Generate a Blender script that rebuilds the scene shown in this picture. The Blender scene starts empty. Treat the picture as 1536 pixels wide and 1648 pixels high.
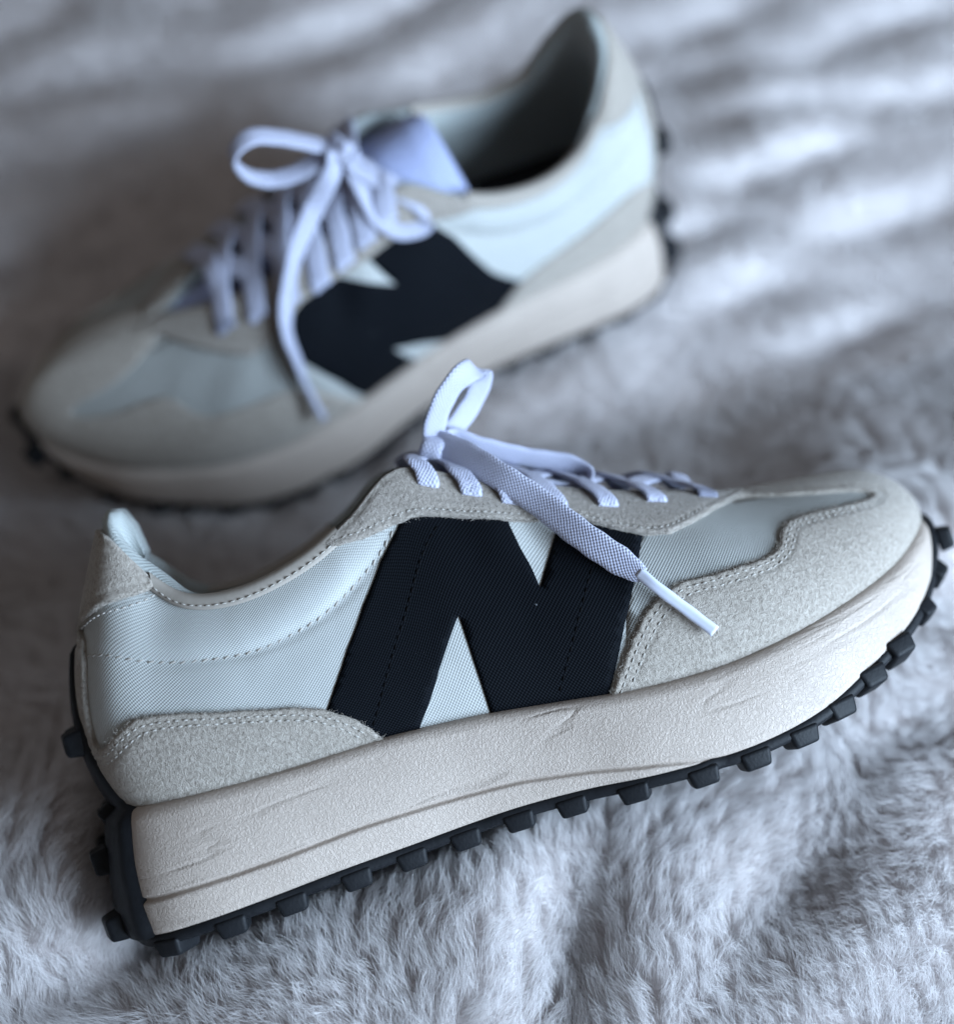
import bpy, bmesh, math, random
import numpy as np
from mathutils import Matrix, Vector
from mathutils.geometry import delaunay_2d_cdt

random.seed(4); rng = np.random.default_rng(4)
sc = bpy.context.scene
COL = sc.collection

# ------------------------------------------------------------------ camera
cam_d = bpy.data.cameras.new('camera')
cam = bpy.data.objects.new('camera', cam_d); COL.objects.link(cam)
cam.location = (0, 0, 0.515)
cam.rotation_euler = (math.radians(90 - 57), 0, 0)
cam_d.sensor_fit = 'VERTICAL'; cam_d.sensor_height = 24.0
cam_d.lens = 24.0 * 2300 / 1648
cam_d.clip_start = 0.01; cam_d.clip_end = 50
cam_d.dof.use_dof = True
cam_d.dof.focus_distance = 0.442
cam_d.dof.aperture_fstop = (cam_d.lens * 0.001) / 0.0178
cam_d.dof.aperture_blades = 0
sc.camera = cam

# ------------------------------------------------------------------ light
world = bpy.data.worlds.new('World'); sc.world = world; world.use_nodes = True
bgn = world.node_tree.nodes['Background']
bgn.inputs['Color'].default_value = (0.82, 0.80, 0.80, 1); bgn.inputs['Strength'].default_value = 0.17

def area(name, loc, target, size, size_y, power, col):
    l = bpy.data.lights.new(name, 'AREA'); l.shape = 'RECTANGLE'; l.size = size; l.size_y = size_y
    l.energy = power; l.color = col
    o = bpy.data.objects.new(name, l); COL.objects.link(o); o.location = loc
    o.rotation_euler = (Vector(target) - Vector(loc)).to_track_quat('-Z', 'Y').to_euler()
    return o
area('window_light', (1.00, -0.22, 0.56), (0.02, 0.36, 0.02), 0.8, 0.7, 51.0, (0.60, 0.785, 1.0))

sc.view_settings.view_transform = 'Standard'; sc.view_settings.look = 'None'
sc.view_settings.gamma = 1.0; sc.view_settings.exposure = 0.0
sc.view_settings.use_curve_mapping = False
sc.cycles.use_denoising = True
sc.cycles.max_bounces = 5; sc.cycles.diffuse_bounces = 3
sc.cycles.use_adaptive_sampling = True; sc.cycles.adaptive_threshold = 0.03
sc.cycles_curves.shape = 'RIBBONS'

# ------------------------------------------------------------------ helpers
def lin(c):
    return tuple(((x / 12.92) if x <= 0.04045 else ((x + 0.055) / 1.055) ** 2.4) for x in c)

class NT:
    def __init__(self, name):
        self.m = bpy.data.materials.new(name); self.m.use_nodes = True
        self.t = self.m.node_tree; self.n = self.t.nodes
        self.b = self.n['Principled BSDF']
    def add(self, typ, **kw):
        nd = self.n.new(typ)
        for k, v in kw.items():
            if hasattr(nd, k): setattr(nd, k, v)
        return nd
    def link(self, a, b): self.t.links.new(a, b)
    def val(self, sock, v):
        if hasattr(v, 'default_value') or hasattr(v, 'is_output'): self.link(v, sock)
        else: sock.default_value = v
    def math(self, op, a, b=None, c=None):
        nd = self.add('ShaderNodeMath'); nd.operation = op
        self.val(nd.inputs[0], a)
        if b is not None: self.val(nd.inputs[1], b)
        if c is not None: self.val(nd.inputs[2], c)
        return nd.outputs[0]
    def coord(self, kind='Object'):
        return self.add('ShaderNodeTexCoord').outputs[kind]
    def noise(self, vec, scale, detail=3, rough=.55, dist=0.0):
        nd = self.add('ShaderNodeTexNoise'); self.link(vec, nd.inputs['Vector'])
        nd.inputs['Scale'].default_value = scale; nd.inputs['Detail'].default_value = detail
        nd.inputs['Roughness'].default_value = rough; nd.inputs['Distortion'].default_value = dist
        return nd.outputs['Fac']
    def ramp(self, fac, stops):
        nd = self.add('ShaderNodeValToRGB'); self.link(fac, nd.inputs[0])
        el = nd.color_ramp.elements
        while len(el) < len(stops): el.new(.5)
        for e, (p, c) in zip(el, stops):
            e.position = p; e.color = (*c, 1) if len(c) == 3 else c
        return nd.outputs[0]
    def mix(self, fac, a, b):
        nd = self.add('ShaderNodeMix'); nd.data_type = 'RGBA'
        self.val(nd.inputs[0], fac)
        for s, v in ((nd.inputs[6], a), (nd.inputs[7], b)):
            if isinstance(v, tuple): s.default_value = (*v, 1) if len(v) == 3 else v
            else: self.link(v, s)
        return nd.outputs[2]
    def bump(self, h, dist, strength=1.0, normal=None):
        nd = self.add('ShaderNodeBump'); nd.inputs['Distance'].default_value = dist
        nd.inputs['Strength'].default_value = strength; self.link(h, nd.inputs['Height'])
        if normal is not None: self.link(normal, nd.inputs['Normal'])
        return nd.outputs[0]
    def fin(self, color=None, rough=.6, normal=None, spec=.3, sheen=0.0, sheen_rough=.4):
        if color is not None:
            if isinstance(color, tuple): self.b.inputs['Base Color'].default_value = (*color, 1)
            else: self.link(color, self.b.inputs['Base Color'])
        self.val(self.b.inputs['Roughness'], rough)
        if normal is not None: self.link(normal, self.b.inputs['Normal'])
        self.b.inputs['Specular IOR Level'].default_value = spec
        self.b.inputs['Sheen Weight'].default_value = sheen
        self.b.inputs['Sheen Roughness'].default_value = sheen_rough
        return self.m

def weave_height(k, pitch):
    """plain weave height from the UV map (UV is in millimetres)"""
    sep = k.add('ShaderNodeSeparateXYZ'); k.link(k.coord('UV'), sep.inputs[0])
    wob = k.noise(k.coord('UV'), .35, 2)
    a = k.math('ADD', k.math('MULTIPLY', sep.outputs[0], 2 * math.pi / pitch), k.math('MULTIPLY', wob, 2.0))
    b = k.math('ADD', k.math('MULTIPLY', sep.outputs[1], 2 * math.pi / pitch), k.math('MULTIPLY', wob, 1.2))
    return k.math('MULTIPLY', k.math('SINE', a), k.math('SINE', b))

def mat_fabric(name, c0, c1, pitch=1.5, bump=.00012, rough=.62, sheen=.08, soil=.06, spec=.25, lint=False):
    k = NT(name); h = weave_height(k, pitch)
    f = k.math('MULTIPLY_ADD', h, .5, .5)
    col = k.mix(f, c0, c1)  # slight shading of the threads, put into the colour by weave height
    ob = k.coord('Object')
    col = k.mix(k.math('MULTIPLY', k.noise(ob, 45, 4), soil * 2), col, tuple(x * .72 for x in c0))
    if lint:
        vo = k.add('ShaderNodeTexVoronoi'); k.link(k.coord('UV'), vo.inputs['Vector']); vo.inputs['Scale'].default_value = .085
        col = k.mix(k.math('MULTIPLY', k.math('LESS_THAN', vo.outputs['Distance'], .030), .5), col, (.22, .23, .25))
    sag = k.bump(k.noise(ob, 38, 2), .0016, .5)
    return k.fin(col, rough, k.bump(h, bump, 1.0, sag), spec, sheen)

def mat_suede(name, base, dark, light):
    k = NT(name); ob = k.coord('Object')
    n1 = k.noise(ob, 2600, 3, .7); n2 = k.noise(ob, 780, 3, .65, .5); n3 = k.noise(ob, 42, 3)
    col = k.ramp(n2, [(.30, dark), (.52, base), (.74, light)])
    col = k.mix(k.math('MULTIPLY', n3, .35), col, tuple(x * .80 for x in base))
    hh = k.math('ADD', k.math('MULTIPLY', n1, .5), n2)
    return k.fin(col, .92, k.bump(hh, .00062, .95), .15, .28, .35)

def mat_midsole(name):
    k = NT(name); ob = k.coord('Object')
    n1 = k.noise(ob, 820, 2, .5, .9)
    w = k.math('ABSOLUTE', k.math('SUBTRACT', n1, .5))
    grain = k.math('MINIMUM', k.math('MULTIPLY', w, 8.0), 1.0)
    # long soft creases that run along the sole
    mp = k.add('ShaderNodeMapping'); mp.inputs['Scale'].default_value = (8, 20, 58)
    mp.inputs['Rotation'].default_value = (0, math.radians(16), 0)
    k.link(ob, mp.inputs[0])
    n2 = k.noise(mp.outputs[0], 1.0, 2, .5, .9)
    cr_ = k.math('ABSOLUTE', k.math('SUBTRACT', n2, .47))
    gate = k.noise(ob, 26, 2)
    gate = k.math('MINIMUM', k.math('MAXIMUM', k.math('MULTIPLY', k.math('SUBTRACT', gate, .46), 7.0), 0.0), 1.0)
    crease = k.math('SUBTRACT', 1.0, k.math('MULTIPLY', gate, k.math('SUBTRACT', 1.0, k.math('MINIMUM', k.math('MULTIPLY', cr_, 30.0), 1.0))))
    n3 = k.noise(ob, 60, 3)
    col = k.ramp(n3, [(.25, (.41, .345, .30)), (.75, (.465, .395, .345))])
    col = k.mix(k.math('MULTIPLY', k.math('SUBTRACT', 1.0, crease), .20), col, (.28, .235, .20))
    col = k.mix(k.math('MULTIPLY', k.math('SUBTRACT', 1.0, grain), .10), col, (.30, .25, .215))
    b1 = k.bump(crease, .00045, .7); b2 = k.bump(grain, .00013, .8, b1)
    return k.fin(col, .52, b2, .35)

def mat_rubber(name, base=(.006, .0068, .0085)):
    k = NT(name); ob = k.coord('Object')
    n = k.noise(ob, 900, 3); n2 = k.noise(ob, 70, 4, .6)
    col = k.ramp(n2, [(.35, base), (.8, (.015, .016, .019))])
    return k.fin(col, k.math('MULTIPLY_ADD', n2, .25, .42), k.bump(n, .00025, .5), .16)

def mat_lace(name):
    k = NT(name); h = weave_height(k, 1.35)
    f = k.math('MULTIPLY_ADD', h, .5, .5)
    col = k.mix(f, (.37, .38, .50), (.48, .495, .61))  # thread shading painted into the lace colour too
    return k.fin(col, .7, k.bump(h, .00013, 1.0), .25, .1)

def mat_plain(name, col, rough=.7, spec=.3, nscale=300, bump=.0002, sheen=0.):
    k = NT(name); ob = k.coord('Object'); n = k.noise(ob, nscale, 3)
    c = k.mix(k.math('MULTIPLY', n, .35), col, tuple(x * .7 for x in col))
    return k.fin(c, rough, k.bump(n, bump, .6), spec, sheen)

M = dict(
    white=mat_fabric('pale_nylon', (.375, .385, .375), (.475, .485, .475), 1.2, .00008),
    vamp=mat_fabric('grey_mesh', (.27, .275, .265), (.40, .405, .39), 1.1),
    black=mat_fabric('black_nylon', (.0012, .0018, .0030), (.0048, .0064, .0095), 1.2, .00010, .7, .0, .0, .07, True),
    lining=mat_fabric('lining_knit', (.33, .355, .35), (.44, .465, .455), 1.5, .00012, .8),
    suede=mat_suede('cream_suede', (.365, .325, .285), (.245, .215, .185), (.47, .425, .38)),
    suede2=mat_suede('grey_suede', (.325, .29, .258), (.225, .20, .175), (.425, .385, .35)),
    midsole=mat_midsole('midsole_foam'),
    rubber=mat_rubber('black_rubber'),
    lace=mat_lace('lace_weave'),
    binding=mat_plain('beige_binding', (.34, .305, .27), .7),
    thread=mat_plain('thread', (.37, .345, .315), .6, .3, 900),
    thread_d=mat_plain('dark_thread', (.0012, .0012, .002), .7, .08, 900),
    tongue=mat_fabric('tongue_fabric', (.30, .34, .54), (.40, .44, .64), 1.4, .00012, .7),
    insole=mat_plain('dark_insole', (.018, .018, .02), .85),
    aglet=mat_plain('aglet_plastic', (.66, .70, .84), .28, .5, 400, .00005),
)

def mesh_obj(name, V, Fc, mat, parent=None, uv=None, smooth=True):
    me = bpy.data.meshes.new(name)
    me.from_pydata([tuple(map(float, v)) for v in V], [], [tuple(map(int, q)) for q in Fc])
    if uv is not None:
        l = me.uv_layers.new(name='UVMap')
        idx = np.empty(len(me.loops), dtype=np.int32); me.loops.foreach_get('vertex_index', idx)
        l.data.foreach_set('uv', np.asarray(uv, dtype=np.float32)[idx].ravel())
    if smooth: me.polygons.foreach_set('use_smooth', [True] * len(me.polygons))
    me.materials.append(mat); me.update()
    o = bpy.data.objects.new(name, me); COL.objects.link(o)
    if parent is not None: o.parent = parent
    return o

def clean(o, dist=2e-5):
    bm = bmesh.new(); bm.from_mesh(o.data)
    bmesh.ops.remove_doubles(bm, verts=bm.verts, dist=dist)
    bmesh.ops.recalc_face_normals(bm, faces=bm.faces)
    bm.to_mesh(o.data); bm.free(); o.data.update()
    o.data.polygons.foreach_set('use_smooth', [True] * len(o.data.polygons))

def grid_faces(nu, nv, base=0, flip=False):
    out = []
    for i in range(nu - 1):
        for j in range(nv - 1):
            a = base + i * nv + j
            q = (a, a + 1, a + nv + 1, a + nv)
            out.append(q[::-1] if flip else q)
    return out
# ---- shoe surface: rails (mm): heel centre -> toe centre, lateral half, y outward
FR=np.array([(10,0,46),(12,12,46),(19,23,45),(32,29,44.5),(52,32.5,43),(72,34,42),(96,35.5,41),(114,37,39),(130,39,37),(150,42,33.5),(172,46,30),(200,49,28),(224,48,29),(246,42.5,31.5),(267,33.5,35),(283,20.5,39),(292.5,9.5,42.5),(295.5,0,44)],float)
TR=np.array([(33,0,133),(33.8,10.5,132.8),(37,17.5,128),(45,20,112.5),(54,25,103.5),(70,29,100.5),(90,30,103.5),(108,27,110.5),(127,21,120),(145,18.5,112),(165,17.5,102),(190,16,90.5),(212,12.5,82.5),(230,6,76.5),(242,.6,73.5),(257,0,71),(271,0,68.5),(277,0,67)],float)
# midsole top / bottom outer edge
MT=np.array([(8,0,48.5),(10,13,48.5),(16.5,26,48),(30,32.5,47),(52,36,45.5),(72,37.5,44.5),(96,39,43.5),(114,40.5,41.5),(130,42.5,39.5),(150,46,36),(172,50,32.5),(200,53,30.5),(224,52,31.5),(247,46,34),(269,36.5,37.5),(286,22,41.5),(295.5,10,45),(298.5,0,46.5)],float)
MB=np.array([(0,0,9),(2.5,17,9),(10.5,31,9.5),(26,38,10),(48,39.5,10),(70,39.5,10),(95,39.5,9.5),(113,40.5,9.5),(130,43.5,9.5),(150,48.5,8.5),(172,55,6.5),(200,58,5),(225,56,7),(247,49,12.5),(269,40,20),(286.5,24.5,28),(296,11.5,35),(299,0,37)],float)
_c=np.array([140.,0,0]);MT[:,1]+=np.where(MT[:,1]>0,1.0,0);MT[:3,0]-=.8;MT[-3:,0]+=.6
KR=np.array([.10,.10,.10,.10,.08,.06,.08,.12,.16,.20,.26,.34,.44,.54,.64,.70,.70,.70])  # how far the top rolls over
def cr(P,u):
    """catmull-rom through rows of P at u in [0,n-1]"""
    P=np.asarray(P,float); n=len(P)
    one=P.ndim==1
    if one:P=P[:,None]
    u=np.clip(np.asarray(u,float),0,n-1); i=np.minimum(u.astype(int),n-2); t=(u-i)[...,None]
    lo=2*P[0]-P[1]; hi=2*P[-1]-P[-2]
    if P.shape[1]==3: lo=P[1]*[1,-1,1]; hi=P[-2]*[1,-1,1]
    Q=np.vstack([lo,P,hi])
    a,b,c,d=Q[i],Q[i+1],Q[i+2],Q[i+3]
    r=.5*((2*b)+(c-a)*t+(2*a-5*b+4*c-d)*t*t+(-a+3*b-3*c+d)*t**3)
    return r[...,0] if one else r
RAIL={}
def surf0(u,h,rail=None):
    u,h=np.broadcast_arrays(np.asarray(u,float),np.asarray(h,float))
    F=cr(FR,u);T=cr(TR if rail is None else rail,u);k=cr(KR,u)[...,None]
    D=T-F; L=np.linalg.norm(D,axis=-1,keepdims=True)
    out=F-T; out=out*np.array([1,1,0]); on=np.linalg.norm(out,axis=-1,keepdims=True)+1e-6; out=out/on
    heel=np.clip(1-u/3.,0,1)[...,None]
    nF=np.stack([np.zeros_like(u)-heel[...,0],np.where(u<1,0.6*u,.6)*np.ones_like(u),np.zeros_like(u)],-1)
    ed=cr(MB,u)-F; ed=ed*[1,1,0]; ed/= (np.linalg.norm(ed,axis=-1,keepdims=True)+1e-6)
    P1=F+L*(.36*np.array([0,0,1.])+ed*(.06+.10*k)*(1-heel*.3)) 
    hb=(heel**1.3)*np.array([-1.,0,0])
    P1=P1+hb*9.5
    P2=T-D*.30*(1-k)+out*L*.42*k+np.array([0,0,1.])*L*.03*k
    P2=P2+hb*5.
    t=h[...,None]
    B=(1-t)**3*F+3*(1-t)**2*t*P1+3*(1-t)*t*t*P2+t**3*T
    B[...,1]=np.maximum(B[...,1],0)
    return B*.001
def surf(u,h,off=0.,side=-1):
    """side -1 lateral, +1 medial of a right shoe; off in metres along outward normal"""
    P=surf0(u,h,RAIL.get(int(np.sign(side))))
    off=np.asarray(off,float)+disp(u,h)
    if True:
        P=P+nrm0(u,h)*np.broadcast_to(np.asarray(off,float),P.shape[:-1])[...,None]
    return P*np.array([1,side,1])
SU=np.array([0,.79,2.26,3.0,3.63,4.2,4.73,5.23,5.7,6.28,6.87,7.27,7.6,17]);SH=np.array([.53,.54,.573,.613,.64,.657,.653,.663,.673,.707,.74,.763,.782,.8])
def disp(u,h):
    """padding of the collar, the seam's crease and the slack of the cloth"""
    u=np.asarray(u,float);h=np.asarray(h,float)
    hs=np.interp(u,SU,SH); q=np.clip((h-hs)/(1-hs),0,1)
    m=np.clip((u-1.2)/1.3,0,1)*np.clip((7.7-u)/1.2,0,1)
    d=m*(.0021*np.sin(np.pi*q**.8)-.0007*np.exp(-((h-hs)/.022)**2))
    d=d-.0017*np.exp(-((u-9.75)/.28)**2-((h-.66)/.13)**2)+.0012*np.exp(-((u-9.1)/.33)**2-((h-.68)/.14)**2)
    d=d+.0006*np.sin(u*5.1+h*9)*np.exp(-((u-11.6)/1.3)**2-((h-.52)/.16)**2)
    return d
def nrm0(u,h):
    e=1e-3
    u=np.asarray(u,float);h=np.asarray(h,float)
    n=len(FR)-1
    u1=np.clip(u-.02,0,n);u2=np.clip(u+.02,0,n);h1=np.clip(h-.01,0,1);h2=np.clip(h+.01,0,1)
    a=surf0(u2,h)-surf0(u1,h);b=surf0(u,h2)-surf0(u,h1)
    N=np.cross(b,a)   # u toward toe (+x), h up: (z)x(x)=+y outward
    # on the centre line force y=0
    nn=np.linalg.norm(N,axis=-1,keepdims=True)
    return N/np.maximum(nn,1e-12)
# ------------------------------------------------------------------ poses of the two shoes
A_F = np.array([[0.93562, -0.13231, -0.32729], [0.34424, 0.54742, 0.76277], [0.07824, -0.82633, 0.55773]])
O_F = np.array([-0.10921, 0.13622, 0.04369])
A_B = np.array([[-0.90406, 0.42465, -0.04852], [-0.42406, -0.90536, -0.02238], [-0.05344, 0.00034, 0.99857]])
O_B = np.array([0.08266, 0.48348, 0.00652])
def mat4(A, O):
    return Matrix([[*A[0], O[0]], [*A[1], O[1]], [*A[2], O[2]], [0, 0, 0, 1]])

# ------------------------------------------------------------------ blanket
def vnoise(x, y, seed=0):
    xi = np.floor(x).astype(np.int64); yi = np.floor(y).astype(np.int64); fx = x - xi; fy = y - yi
    fx = fx * fx * (3 - 2 * fx); fy = fy * fy * (3 - 2 * fy)
    def h(a, b):
        n = (a * 374761393 + b * 668265263 + seed * 1442695041) & 0x7fffffff
        n = ((n ^ (n >> 13)) * 1274126177) & 0x7fffffff
        return ((n ^ (n >> 16)) & 0xffff) / 65535.0
    return (h(xi, yi) * (1 - fx) + h(xi + 1, yi) * fx) * (1 - fy) + (h(xi, yi + 1) * (1 - fx) + h(xi + 1, yi + 1) * fx) * fy
def sstep(a, b, x):
    t = np.clip((x - a) / (b - a), 0, 1); return t * t * (3 - 2 * t)

# lowest shoe point above each small cell of the blanket
CELL = .006; NX, NY = 240, 220; X0, Y0 = -.70, -.12
clear = np.full((NX, NY), 9.0)
def press(A, O, side):
    us = np.linspace(0, 17, 500)
    pts = []
    for sd in (-1, 1):
        hs = np.linspace(0, 1, 60); uu, hh = np.meshgrid(us, hs)
        pts.append(surf(uu, hh, .0015, sd).reshape(-1, 3))
        mb = cr(MB, us) * .001 * np.array([1, sd, 1]); mt = cr(MT, us) * .001 * np.array([1, sd, 1])
        for t in np.linspace(0, 1, 14): pts.append(mb * (1 - t) + mt * t)
        low = mb - np.array([0, 0, .0065])
        for t in np.linspace(0, 1, 40): pts.append(low * np.array([1, t, 1]))
    P = np.vstack(pts) * np.array([1, side, 1])
    Wd = P @ A.T + O
    i = ((Wd[:, 0] - X0) / CELL).astype(int); j = ((Wd[:, 1] - Y0) / CELL).astype(int)
    np.minimum.at(clear, (i, j), Wd[:, 2])
press(A_F, O_F, 1); press(A_B, O_B, -1)
def blur2(a, n):
    for _ in range(n):
        p = np.pad(a, 1, mode='edge')
        a = (p[1:-1, 1:-1] * 2 + p[:-2, 1:-1] + p[2:, 1:-1] + p[1:-1, :-2] + p[1:-1, 2:]) / 6
    return a
cl2 = clear.copy()
for _ in range(1):
    p = np.pad(cl2, 1, mode='edge')
    cl2 = np.minimum.reduce([p[1:-1, 1:-1], p[:-2, 1:-1], p[2:, 1:-1], p[1:-1, :-2], p[1:-1, 2:]])

FOLDS = [(fx, fy, .31 + .10 * math.sin(i * 2.7), .036 + .010 * math.sin(i * 1.9), .0085, .017) for i, (fx, fy) in enumerate(
    [(.134, .659), (.186, .625), (.116, .617), (.155, .581), (.233, .59), (.168, .541), (.132, .525), (.207, .503), (.111, .493), (.139, .458), (.181, .431),
     (.24, .655), (.27, .54), (.30, .60), (.29, .47), (.33, .52), (.25, .70), (.10, .70), (.36, .64), (.20, .74), (.33, .73)])]
FOLDS += [(fx, fy, .42 + .12 * math.sin(i * 2.1), .050, .014, .013) for i, (fx, fy) in enumerate(
    [(-.245, .65), (-.207, .70), (-.212, .602), (-.181, .560), (-.057, .652), (-.107, .627), (-.02, .690), (-.27, .53), (-.32, .60), (-.15, .73), (-.36, .69), (-.24, .47)])]
FOLDS += [(.030, .128, 1.35, .030, .014, .016), (.105, .150, .75, .030, .012, .012), (-.130, .120, .35, .040, .014, .014), (.150, .205, .3, .035, .013, .012), (.19, .26, .4, .04, .014, .014), (-.17, .20, .2, .04, .016, .012)]
def base_height(x, y):
    v = y - .37 * x
    z = .066 * (1 - sstep(.215, .36, v))
    z = z - .010 * sstep(.10, -.05, v)
    # soft lumps
    z = z + .020 * (vnoise(x * 9 + 3, y * 9 + 1, 1) - .5) + .014 * (vnoise(x * 19, y * 19 + 7, 2) - .5)
    # long narrow folds running across the back of the bed, and a few soft valleys nearby
    for fx, fy, ang, ln, wd, dp in FOLDS:
        c, s_ = math.cos(ang), math.sin(ang)
        a = (x - fx) * c + (y - fy) * s_; b = -(x - fx) * s_ + (y - fy) * c + 10.0 * a * a * math.sin(fx * 97)* .12
        z = z - dp * np.exp(-(a / ln) ** 2) * (np.exp(-(b / wd) ** 2) - .35 * np.exp(-((b - 1.8 * wd) / wd) ** 2) - .35 * np.exp(-((b + 1.8 * wd) / wd) ** 2))
    return z
gx = X0 + CELL * (np.arange(NX) + .5); gy = Y0 + CELL * (np.arange(NY) + .5)
GX, GY = np.meshgrid(gx, gy, indexing='ij')
HB = base_height(GX, GY)
HC = np.minimum(HB, cl2 - .004)
HC = np.minimum(blur2(HC, 3), cl2 - .004)
def samp(Arr, x, y):
    u = np.clip((x - X0) / CELL - .5, 0, NX - 1.001); v = np.clip((y - Y0) / CELL - .5, 0, NY - 1.001)
    i = u.astype(int); j = v.astype(int); a = u - i; b = v - j
    return (Arr[i, j] * (1 - a) + Arr[i + 1, j] * a) * (1 - b) + (Arr[i, j + 1] * (1 - a) + Arr[i + 1, j + 1] * a) * b

kb = NT('blanket_backing')
kb.fin(kb.mix(kb.noise(kb.coord('Object'), 40, 3), (.62, .57, .565), (.70, .65, .645)), .95, None, .1)
BV = np.stack([GX, GY, HC], -1).reshape(-1, 3)
blanket = mesh_obj('blanket', BV, grid_faces(NX, NY, 0, True), kb.m)
blanket['kind'] = 'structure'; blanket['label'] = 'pale grey fluffy plush blanket spread under the two sneakers'

kf = NT('fur_fibre')
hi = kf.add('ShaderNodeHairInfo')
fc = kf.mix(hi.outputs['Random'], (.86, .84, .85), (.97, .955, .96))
fc = kf.mix(hi.outputs['Intercept'], (.56, .515, .50), fc)  # browner roots paint the shadow tone deep in the pile
kf.fin(fc, .8, None, .15, .0)
_tr = kf.add('ShaderNodeBsdfTranslucent'); kf.link(fc, _tr.inputs['Color'])
_mx = kf.add('ShaderNodeMixShader'); _mx.inputs[0].default_value = .45
kf.link(kf.b.outputs[0], _mx.inputs[1]); kf.link(_tr.outputs[0], _mx.inputs[2])
kf.link(_mx.outputs[0], kf.n['Material Output'].inputs['Surface'])
def fur(n, xr, yr, length, rad, keep=None, seed=1):
    r = np.random.default_rng(seed)
    x = r.uniform(*xr, n); y = r.uniform(*yr, n)
    if keep is not None:
        m = keep(x, y); x = x[m]; y = y[m]
    n = len(x)
    z = samp(HC, x, y); cz = samp(np.minimum(cl2, 1.0), x, y)
    e = .004
    gxn = (samp(HC, x + e, y) - samp(HC, x - e, y)) / (2 * e); gyn = (samp(HC, x, y + e) - samp(HC, x, y - e)) / (2 * e)
    N = np.stack([-gxn, -gyn, np.ones(n)], 1); N /= np.linalg.norm(N, axis=1, keepdims=True)
    # clumps
    cs = .0062
    ci = np.floor(x / cs); cj = np.floor(y / cs)
    h1 = vnoise(ci * 1.0, cj * 1.0, 11); h2 = vnoise(ci * 1.0, cj * 1.0, 12)
    ccx = (ci + .2 + .6 * h1) * cs; ccy = (cj + .2 + .6 * h2) * cs
    ang = 6.5 * vnoise(x * 11, y * 11, 5) + 2.2 * vnoise(x * 34, y * 34, 6) - 2.6 + 1.1 * (vnoise(ci, cj, 13) - .5)
    lean = .35 + .9 * vnoise(x * 15, y * 15, 9)
    D = np.stack([np.cos(ang) * lean, np.sin(ang) * lean, np.zeros(n)], 1)
    D[:, 0] += .52 * (ccx - x) / cs; D[:, 1] += .52 * (ccy - y) / cs
    D[:, :2] += r.normal(0, .21, (n, 2))
    D = D - N * (D * N).sum(1, keepdims=True)
    L = length * r.uniform(.65, 1.15, n) * (.8 + .45 * vnoise(x * 60, y * 60, 7))
    room = np.clip(cz - z - .002, 0, 1)
    L = np.minimum(L, .0016 + room * .95)
    K = 5
    P = np.empty((n, K, 3), dtype=np.float32)
    root = np.stack([x, y, z], 1)
    bend = r.normal(0, .16, (n, 3))
    for k in range(K):
        t = k / (K - 1)
        P[:, k] = root + L[:, None] * (N * (t * (1 - .30 * t)) + D * (t * t * .85) + bend * (t * (1 - t)) * .9)
    return P, rad
near = lambda x, y: (y - .25 * np.abs(x) < .36)
sets = [fur(500000, (-.30, .30), (.04, .44), .0092, .000055, near, 1),
        fur(230000, (-.52, .52), (-.06, .98), .0090, .00019, lambda x, y: ~(near(x, y) & (np.abs(x) < .30) & (y > .04)), 2)]
allP = np.concatenate([s[0] for s in sets]); nc, K = allP.shape[:2]
cv = bpy.data.hair_curves.new('fur')
cv.add_curves([K] * nc)
cv.points.foreach_set('position', allP.reshape(-1)) if hasattr(cv.points, 'foreach_set') else None
ra = cv.attributes.get('radius') or cv.attributes.new('radius', 'FLOAT', 'POINT')
prof = np.array([1.0, 1.0, .9, .7, .25], dtype=np.float32)
rr = np.concatenate([np.full(len(s[0]), s[1], dtype=np.float32) for s in sets])
ra.data.foreach_set('value', (rr[:, None] * prof[None]).ravel().astype(np.float32))
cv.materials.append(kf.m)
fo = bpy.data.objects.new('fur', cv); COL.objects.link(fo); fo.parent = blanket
fo['kind'] = 'stuff'

# ------------------------------------------------------------------ panels on the upper
US, HS = 22.0, 82.0     # rough millimetres per unit of u and h
_uu = np.linspace(0, 17, 341)
def _arclen():
    P = surf0(_uu, np.full_like(_uu, .35)) * 1000
    return np.r_[0, np.cumsum(np.linalg.norm(np.diff(P, axis=0), axis=1))]
_AL = _arclen()
def u2m(u): return np.interp(u, _uu, _AL)
def m2u(m): return np.interp(m, _AL, _uu)

def resample(poly, step, closed=True):
    P = np.asarray(poly, float); out = []
    n = len(P)
    for i in range(n if closed else n - 1):
        a, b = P[i], P[(i + 1) % n]
        k = max(1, int(np.ceil(np.linalg.norm(b - a) / step)))
        for j in range(k): out.append(a + (b - a) * j / k)
    if not closed: out.append(P[-1])
    return np.array(out)
def smooth_open(P, n=2):
    P = np.asarray(P, float)
    for _ in range(n):
        Q = [P[0]]
        for a, b in zip(P[:-1], P[1:]): Q += [a * .75 + b * .25, a * .25 + b * .75]
        Q.append(P[-1]); P = np.array(Q)
    return P
def seg_dist(Q, A, B):
    """distance of points Q to many segments A-B, and nearest"""
    d = np.full(len(Q), 1e9)
    for a, b in zip(A, B):
        ab = b - a; L = ab @ ab + 1e-12
        t = np.clip(((Q - a) @ ab) / L, 0, 1)
        d = np.minimum(d, np.linalg.norm(Q - (a + t[:, None] * ab), axis=1))
    return d
def to_m(poly): 
    p = np.asarray(poly, float); return np.stack([u2m(p[:, 0]), p[:, 1] * HS], 1)
def from_m(Q): return m2u(Q[:, 0]), np.clip(Q[:, 1] / HS, 0, 1)
def is_seam(p):
    """centre-line borders that are shared by both halves: no rim there"""
    u = m2u(p[:, 0]); h = p[:, 1] / HS
    return ((h > .995) & (u > 13.9)) | (u > 16.98) | (u < .02)

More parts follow.
